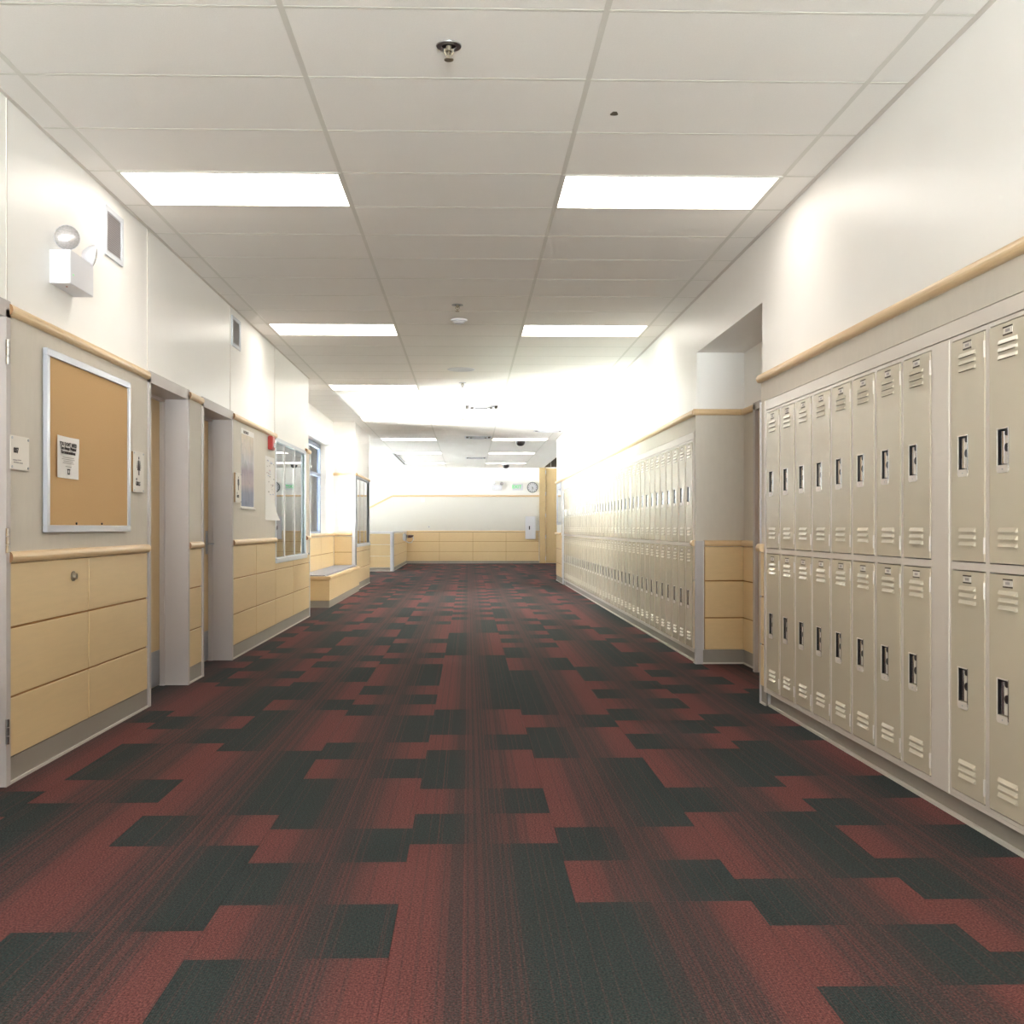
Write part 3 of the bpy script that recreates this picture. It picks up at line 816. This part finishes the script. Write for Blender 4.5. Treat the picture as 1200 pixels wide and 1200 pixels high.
mb('guard').prism([(XR-.006, RC1-.020), (XR+.002, RC1-.026), (XR+.06, RC1-.026), (XR+.06, RC1-.005), (XR+.010, RC1-.005), (XR+.010, RC1+.012), (XR-.006, RC1+.012)], 2, 0, 1.045).build('corner_guard', wall_right)
mb('guard').box(XR-.006, XR+.03, RC0-.01, RC0+.004, 0, LTOP).build('corner_guard', wall_right)
# door in the recess
d5 = struct(mb('frame').box(XBK-.06, XBK, 4.40, 4.458, 0, 2.15).box(XBK-.06, XBK, 3.40, 3.455, 0, 2.15).box(XBK-.06, XBK, 3.40, 4.458, 2.10, 2.16).build('door_5'))
mb('door_wood').box(XBK-.03, XBK-.001, 3.455, 4.40, .01, 2.10).build('door_leaf', d5)
mb('steel').tube([(XBK-.03, 3.52, 1.02), (XBK-.08, 3.52, 1.02), (XBK-.08, 3.64, 1.02)], .01).build('door_handle', d5)
# far end of the right wall: sidelight and wood
w4 = struct(mb('alu').box(XR-.004, XR+.05, 17.86, 17.92, 1.25, 2.12).box(XR-.004, XR+.05, 18.93, 18.99, 1.25, 2.12).box(XR-.004, XR+.05, 17.86, 18.99, 1.22, 1.27).box(XR-.004, XR+.05, 17.86, 18.99, LTOP, 2.1).build('window_4'))
mb('office_glass').box(XR+.01, XR+.016, 17.92, 18.93, 1.27, LTOP).build('pane', w4)
panels(wall_right, 0, XR-.003, -1, [17.86, 19.08]); rail(wall_right, 0, XR, -1, 17.86, 19.1, CHZ, name='chair_rail')
baseb(wall_right, 0, XR, -1, FB1+.02, 19.1)
vinyl(wall_right, 0, XR+.004, -1, FB1+.02, 17.85, CHZ+.02, LTOP)
mb('white').box(XR-.004, XR+.004, FB1+.04, FB1+.3, 0, 1.9).build('filler_panel', wall_right)

# wall behind the camera, with unseen glazing added to light the ceiling
wn = mb('paint').box(-.6, 4.4, NEAR_Y-.2, NEAR_Y, 0, .2).box(-.6, .75, NEAR_Y-.2, NEAR_Y, .2, ZC+.06).box(3.8, 4.4, NEAR_Y-.2, NEAR_Y, .2, ZC+.06).box(.75, 3.8, NEAR_Y-.2, NEAR_Y, 3.0, ZC+.06)
struct(wn.build('wall_near'))
w6 = struct(mb('whiteframe').box(.75, 3.8, NEAR_Y-.12, NEAR_Y-.04, .2, .26).box(.75, 3.8, NEAR_Y-.12, NEAR_Y-.04, 2.94, 3.0).build('window_6'))
for x in (.78, 1.775, 2.77, 3.77): mb('alu').box(x-.03, x+.03, NEAR_Y-.12, NEAR_Y-.04, .26, 2.94).build('mullion', w6)
for x in (.78, 1.775, 2.77): mb('glass').box(x+.03, x+.965, NEAR_Y-.083, NEAR_Y-.077, .26, 2.94).build('pane', w6)
# outside ground
struct(mb('paint').box(-.95, 6.2, NEAR_Y-.3, BACK_Y+.3, 3.95, 4.05).box(-6.3, -.95, 18.0, BACK_Y+.3, 3.95, 4.05).build('ceiling_roof'))
struct(mb('ground').box(-60, 60, -60, 90, -.35, -.2).build('trim_ground'))  # unseen ground, kept pale to bounce sunlight up onto the ceilings

# ------------------------------------------------------------------ lockers
LW, LH = .305, .905
def frame_mesh():
    m = mb('locker')
    s, tp, bt = .0155, .016, .014
    m.box(0, .30, 0, s, 0, LH).box(0, .30, LW-s, LW, 0, LH).box(0, .30, s, LW-s, LH-tp, LH).box(0, .30, s, LW-s, 0, bt)
    m.m('gap').box(.28, .30, s, LW-s, bt, LH-tp)
    return m.mesh('locker_body')
DY0, DY1, DZ0, DZ1 = .0195, LW-.0195, .019, LH-.021
HY0, HY1, HZ0, HZ1 = .150, .226, .375, .505
FX, BX = -.004, .012
def door_mesh(with_louvers):
    m = mb('locker_door')
    ys = [DY0, HY0, HY1, DY1]; zs = [DZ0, HZ0, HZ1, DZ1]
    for i in range(3):
        for k in range(3):
            if i == 1 and k == 1: continue
            m.quad((FX, ys[i], zs[k]), (FX, ys[i+1], zs[k]), (FX, ys[i+1], zs[k+1]), (FX, ys[i], zs[k+1]))
    for (a, b) in (((DY0, DZ0), (DY1, DZ0)), ((DY1, DZ0), (DY1, DZ1)), ((DY1, DZ1), (DY0, DZ1)), ((DY0, DZ1), (DY0, DZ0))):
        m.quad((FX, *a), (FX, *b), (BX, *b), (BX, *a))
    m.quad((BX, DY0, DZ0), (BX, DY1, DZ0), (BX, DY1, DZ1), (BX, DY0, DZ1))
    # recess walls
    for (a, b) in (((HY0, HZ0), (HY1, HZ0)), ((HY1, HZ0), (HY1, HZ1)), ((HY1, HZ1), (HY0, HZ1)), ((HY0, HZ1), (HY0, HZ0))):
        m.quad((FX, *a), (FX, *b), (BX, *b), (BX, *a))
    if with_louvers:
        for z in LZ: louver(m, z)
    return m.mesh('locker_door')
LZ = [.077, .104, .131]+[LH-.095, LH-.122, LH-.149]
def louver(m, z):
    y0, y1, d, h = .085, .220, .0075, .017
    m.m('locker_door')
    m.quad((FX, y0, z+h), (FX, y1, z+h), (FX-d, y1-.006, z+.003), (FX-d, y0+.006, z+.003))
    m.quad((FX-d, y0+.006, z+.003), (FX-d, y1-.006, z+.003), (FX-d, y1-.006, z), (FX-d, y0+.006, z))
    m.quad((FX, y0, z+h), (FX-d, y0+.006, z+.003), (FX-d, y0+.006, z), (FX, y0, z))
    m.quad((FX, y1, z+h), (FX-d, y1-.006, z+.003), (FX-d, y1-.006, z), (FX, y1, z))
    m.m('gap').quad((FX, y0, z), (FX, y1, z), (FX-d, y1-.006, z), (FX-d, y0+.006, z))  # underside coloured dark as the shade of an opening; no hole cut
lo = MB(); louver(lo, 0); LOUV = lo.mesh('louver')
BODY = frame_mesh(); DOOR_N = door_mesh(False); DOOR_F = door_mesh(True)
def handle_meshes():
    y0, y1, z0, z1 = HY0-.005, HY1+.004, HZ0-.004, HZ1+.004
    x0, x1 = FX-.0025, FX
    r = MB().m('chrome').box(x0, x1, y0, HY0, z0-.012, z1)                 # bright near edge of the pressed plate
    r.m('locker').box(x0, x1, HY1, y1, z0, z1).box(x0, x1, HY0, HY1, HZ1, z1).box(x0, x1, HY0, HY1, z0, HZ0)
    r.prism([(y0, z0), (y1, z0), (y1, z0-.016), (y1-.008, z0-.024), (y0+.008, z0-.024), (y0, z0-.016)], 0, x0, x1)
    r.m('steel').cyl(((y0+y1)/2, z0-.011), .003, 0, FX-.0035, FX-.002, 8)
    rim = r.mesh('handle_rim')
    c = MB().m('black')  # black faces: shadow inside the pull recess put in the colour
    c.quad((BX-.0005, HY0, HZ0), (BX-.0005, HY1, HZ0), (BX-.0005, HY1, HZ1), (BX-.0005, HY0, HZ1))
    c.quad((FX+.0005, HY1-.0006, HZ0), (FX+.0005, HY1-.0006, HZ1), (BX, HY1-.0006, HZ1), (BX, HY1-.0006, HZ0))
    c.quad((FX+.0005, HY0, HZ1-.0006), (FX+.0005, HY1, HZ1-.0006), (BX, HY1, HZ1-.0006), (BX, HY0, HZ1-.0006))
    c.m('chrome'); n = 8; yc, ra = HY1-.022, .013
    P = [(.0108-.011*math.sin(PI*i/n), yc+ra*math.cos(PI*i/n)) for i in range(n+1)]
    for i in range(n):
        a, b = P[i], P[i+1]
        c.quad((a[0], a[1], HZ0+.005), (b[0], b[1], HZ0+.005), (b[0], b[1], HZ1-.008), (a[0], a[1], HZ1-.008))
    cup = c.mesh('handle_cup')
    l = MB().m('sign')
    l.box(.002, .010, HY0+.002, HY1-.036, HZ0+.004, HZ1-.012)
    l.m('black').cyl((HY0+.016, HZ0+.062), .0155, 0, -.002, .004, 14).cyl((HY0+.018, HZ1-.014), .012, 0, -.002, .004, 14).box(-.001, .004, HY0+.001, HY0+.008, HZ0+.046, HZ0+.078)
    lat = l.mesh('latch')
    return rim, cup, lat
RIM, CUP, LATCH = handle_meshes()
pl = MB().m('sign').box(FX-.0012, FX, .120, .184, LH-.066, LH-.036)
pl.m('gap').box(FX-.003, FX, .120, .184, LH-.040, LH-.035).box(FX-.003, FX, .120, .184, LH-.067, LH-.062)
pl.m('ink_soft').box(FX-.0018, FX, .137, .168, LH-.056, LH-.046)
PLATE = pl.mesh('number_plate')
HINGE = mb('locker').cyl((-.0045, .0185), .0045, 2, 0, .062, 8).mesh('hinge')
def make_locker(near):
    t = thing('locker', 'x', 'locker', (0, 0, 0), 'near bank of lockers' if near else 'far bank of lockers')
    link('body', BODY, t)
    d = link('door', DOOR_N if near else DOOR_F, t)
    if near:
        for z in LZ: link('louver', LOUV, d, (0, 0, z))
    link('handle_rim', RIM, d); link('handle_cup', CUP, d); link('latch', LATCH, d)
    link('number_plate', PLATE, d)
    if near:
        link('hinge', HINGE, t, (0, 0, .05)); link('hinge', HINGE, t, (0, 0, LH-.12))
    return t
def ordinal(n):
    s = ['first', 'second', 'third', 'fourth', 'fifth', 'sixth', 'seventh', 'eighth', 'ninth', 'tenth', 'eleventh', 'twelfth', 'thirteenth',
         'fourteenth', 'fifteenth', 'sixteenth', 'seventeenth', 'eighteenth', 'nineteenth']
    if n < 20: return s[n-1]
    tens = {2: 'twent', 3: 'thirt', 4: 'fort'}[n//10]
    return tens+'ieth' if n % 10 == 0 else tens+'y-'+s[n % 10-1]
near_spots = []
for i in range(8): near_spots.append((LB1-.0-(i+1)*LW+.0, '%s from the alcove corner post' % ordinal(i+1)))
fill1 = LB1-8*LW; fill0 = fill1-.155
near_spots += [(fill0-LW, 'just before the wide filler'), (fill0-2*LW, 'closest to the camera')]
first = None
for zi, (z, tier) in enumerate(((.105, 'lower'), (.105+LH, 'upper'))):
    for y, where in near_spots:
        lab = 'beige steel locker, %s row of the near bank, %s' % (tier, where)
        if first is None:
            first = make_locker(True); first.location = (XR, y, z); first['label'] = lab
        else: copy_thing(first, (XR, y, z), lab)
first = None
NF = 40
for zi, (z, tier) in enumerate(((.105, 'lower'), (.105+LH, 'upper'))):
    for i in range(NF):
        y = FB0+i*LW
        lab = 'pale steel locker, %s row of the far bank, %s beyond the alcove' % (tier, ordinal(i+1))
        if first is None:
            first = make_locker(False); first.location = (XR, y, z); first['label'] = lab
        else: copy_thing(first, (XR, y, z), lab)
LTZ = .105+2*LH     # 1.915
def bank_trim(a, b, who):
    t = thing('locker_surround', 'beige steel top filler and toe kick of the %s locker bank' % who, 'locker trim', (XR, (a+b)/2, 0))
    h = (b-a)/2
    mb('locker').prism([(-.002, LTZ+.004), (-.002, LTOP-.006), (.012, LTOP), (.05, LTOP), (.05, LTZ+.004)], 1, -h, h).build('top_filler', t)
    m = mb('base').box(.028, .04, -h, h, 0, .105).m('bead').box(.014, .028, -h, h, 0, .014); m.build('toe_kick', t)
    mb('locker').box(.0, .03, -h, h, .09, .1045).build('bottom_rail', t)
    return t
t = bank_trim(LB0+.0, LB1+.0, 'near'); yc = t.location.y
mb('locker').box(-.004, .02, fill0+.002-yc, fill1-.002-yc, .09, LTZ).build('filler_strip', t, bevel=.003, seg=1)
mb('locker').box(-.004, .30, LB1+.001-yc, LB1+.045-yc, .09, LTOP-.004).build('end_strip', t)
t = bank_trim(FB0, FB1, 'far'); yc = t.location.y
mb('locker').box(-.003, .02, FB0-.018-yc, FB0-.001-yc, .09, LTOP).build('end_strip', t)
struct(mb('locker').box(4.16, 4.26, LB0-.02, LB1+.04, 0, LTOP-.01).build('trim_1'))

# ------------------------------------------------------------------ ceiling fixtures
def sprinkler(x, y, lab):
    t = thing('sprinkler', lab, 'sprinkler', (x, y, ZC-.001), 'ceiling fire sprinklers')
    mb('steel').lathe([(.052, 0), (.050, -.004), (.030, -.006), (.026, .004)], 22).build('escutcheon', t, smooth=True)
    mb('black').cyl((0, 0), .033, 2, -.002, .0, 16).build('cup', t)
    b = mb('brass').cyl((0, 0), .011, 2, -.022, 0, 10)
    b.tube([(-.014, 0, -.012), (-.017, 0, -.03), (0, 0, -.048)], .0035, 6).tube([(.014, 0, -.012), (.017, 0, -.03), (0, 0, -.048)], .0035, 6)
    b.cyl((0, 0), .003, 2, -.055, -.02, 8)
    b.build('sprinkler_frame', t)
    mb('brass').cyl((0, 0), .019, 2, -.058, -.055, 14).build('deflector', t)
for x, y, w in ((1.841, .30, 'nearest the camera'), (1.824, 5.22, 'second from the camera'), (1.84, 10.15, 'third from the camera'), (1.83, 14.77, 'fourth from the camera')):
    sprinkler(x, y, 'small chrome ceiling sprinkler head, %s' % w)
t = thing('smoke_detector', 'round white smoke detector just beyond the second sprinkler', 'smoke detector', (1.832, 5.87, ZC))
mb('white').lathe([(.075, 0), (.075, -.012), (.055, -.020), (.050, -.034), (.030, -.042), (0, -.043)], 24).build('detector_body', t, smooth=True)
mb('dark').lathe([(.052, -.022), (.053, -.030), (.050, -.030)], 24).build('sensor_slot', t)
t = thing('ceiling_speaker', 'round flush white ceiling speaker beyond the smoke detector', 'speaker', (1.83, 8.95, ZC))
mb('white').lathe([(.17, 0), (.168, -.006), (.15, -.008), (.145, -.004), (0, -.004)], 32).build('speaker_grille', t, smooth=True)
def diffuser_(x, y, w, d, lab):
    t = thing('air_diffuser', lab, 'vent', (x, y, ZC), 'ceiling air diffusers')
    m = mb('white')
    for k, (s, z) in enumerate(((1, 0), (.72, -.012), (.45, -.022))):
        a, b = w/2*s, d/2*s; i = .03
        m.box(-a, a, -b, -b+i, z-.01, z).box(-a, a, b-i, b, z-.01, z).box(-a, -a+i, -b, b, z-.01, z).box(a-i, a, -b, b, z-.01, z)
    m.build('diffuser_cone', t)
    mb('dark').box(-w/2+.02, w/2-.02, -d/2+.02, d/2-.02, -.002, .0).build('throat', t)
diffuser_(2.13, 12.95, .58, .58, 'square white air diffuser in the centre of the ceiling, nearer one')
diffuser_(2.13, 18.6, .58, .58, 'square white air diffuser in the centre of the ceiling, middle one')
diffuser_(2.13, 25.3, .58, .58, 'square white air diffuser in the centre of the ceiling, farthest one')
diffuser_(3.52, 17.1, .58, .30, 'narrow white air diffuser near the right wall over the far lockers')
t = thing('linear_diffuser', 'long thin grey slot diffuser in the ceiling above the stair guard wall', 'vent', (-.03, 26.3, ZC))
mb('alu').box(-.06, .06, -2.7, 2.0, -.012, 0).build('slot_frame', t); mb('dark').box(-.02, .02, -2.65, 1.95, -.014, -.012).build('slot', t)
def dome(x, y, lab):
    t = thing('dome_camera', lab, 'camera', (x, y, ZC), 'dark ceiling dome cameras')
    mb('white').cyl((0, 0), .115, 2, -.018, 0, 28).build('base_ring', t)
    mb('black').lathe([(.105, -.018), (.103, -.05), (.09, -.085), (.065, -.11), (.035, -.123), (0, -.127)], 24).build('dome', t, smooth=True)
dome(3.08, 19.45, 'dark dome security camera on the far ceiling, nearer of the two')
dome(3.07, 28.3, 'dark dome security camera close to the back wall')

# ------------------------------------------------------------------ things on the back wall
Yb = BACK_Y
t = thing('wall_clock', 'round white wall clock with dark rim beside the tall doors', 'clock', (4.0, Yb, 2.29))
def onback(m, name, **k): return m.build(name, t, **k)
n = 32
cr = .175
# rim ring
m = MB().m('rim_grey')
for i in range(n):
    a, b = 2*PI*i/n, 2*PI*(i+1)/n
    p = lambda r, t_, y: (r*math.cos(t_), y, cr+r*math.sin(t_))
    m.quad(p(cr, a, -.045), p(cr, b, -.045), p(cr-.022, b, -.045), p(cr-.022, a, -.045))
    m.quad(p(cr, a, -.045), p(cr, b, -.045), p(cr, b, 0), p(cr, a, 0))
    m.quad(p(cr-.022, a, -.045), p(cr-.022, b, -.045), p(cr-.022, b, -.02), p(cr-.022, a, -.02))
m.build('rim', t)
mb('white').cyl((0, cr), cr-.02, 1, -.025, -.001, 32).build('clock_face', t)
tk = mb('ink')
for i in range(12):
    a = 2*PI*i/12; ca, sa = math.cos(a), math.sin(a)
    q = [(r*ca-s*sa, cr+r*sa+s*ca) for r, s in ((.115, -.006), (.145, -.006), (.145, .006), (.115, .006))]
    tk.prism(q, 1, -.0275, -.025)
tk.build('hour_marks', t)
def hand(L_, w_, ang):
    a = ang; ca, sa = math.cos(a), math.sin(a)
    q = [(r*ca-s*sa, cr+r*sa+s*ca) for r, s in ((-.02, -w_), (L_, -w_*.5), (L_, w_*.5), (-.02, w_))]
    return mb('ink').prism(q, 1, -.031, -.028)
hand(.075, .008, math.radians(-62)).build('hour_hand', t); hand(.12, .006, math.radians(-95)).build('minute_hand', t)
mb('ink').cyl((0, cr), .014, 1, -.034, -.027, 12).build('hub', t)

t = thing('exit_sign', 'small lit white exit sign with green letters on the back wall', 'exit sign', (3.52, Yb, 2.37))
mb('white').box(-.17, .17, -.05, 0, 0, .215).build('housing', t, bevel=.006)
link('lettering', text_mesh('EXIT', .15, 'green', .003), t, (-.03, -.052, .108), ROT_BACK)
t = emergency((2.84, Yb, 2.37), 'white twin-head emergency light left of the exit sign on the back wall', -PI/2)
t = thing('wall_cabinet', 'narrow white wall cabinet with dark latch above the back wall panels', 'cabinet', (3.93, Yb-.012, .79))
mb('white').box(-.165, .165, -.14, 0, 0, .73).build('cabinet_body', t, bevel=.006)
mb('white').box(-.145, .145, -.15, -.14, .02, .71).build('cabinet_door', t, bevel=.003)
mb('black').box(-.055, -.02, -.16, -.15, .30, .42).build('latch', t, bevel=.004)
t = thing('sensor', 'small white sensor box high on the back wall under the rail', 'sensor', (.44, Yb-.006, 1.99))
mb('white').box(-.06, .06, -.05, 0, 0, .12).build('sensor_body', t, bevel=.008)
t = thing('wall_outlet', 'small white socket plate low on the back wall above the chair rail', 'outlet', (.64, Yb-.006, 1.15))
mb('white').box(-.04, .04, -.008, 0, 0, .06).build('cover_plate', t); mb('ink_soft').box(-.015, .015, -.01, -.008, .012, .048).build('socket', t)
# drinking fountain on the guard wall
t = thing('drinking_fountain', 'small white and chrome drinking fountain on the side of the stair guard wall', 'drinking fountain', (-.065, 28.0, .60))
mb('steel').box(0, .10, -.22, .22, .16, .38).build('fountain_body', t, bevel=.02)
mb('chrome').lathe([(.0, .24), (.10, .25), (.15, .30), (.16, .33), (.13, .33), (.0, .29)], 24).build('bowl', t, smooth=True, loc=(.17, 0, 0))
mb('white').tube([(.05, .1, .16), (.16, .1, .10), (.24, .1, .10), (.30, .1, .18), (.30, .1, .28)], .016).build('waste_pipe', t, smooth=True)
mb('chrome').tube([(.05, -.08, .36), (.06, -.08, .43), (.12, -.08, .44)], .010).build('spout', t, smooth=True)
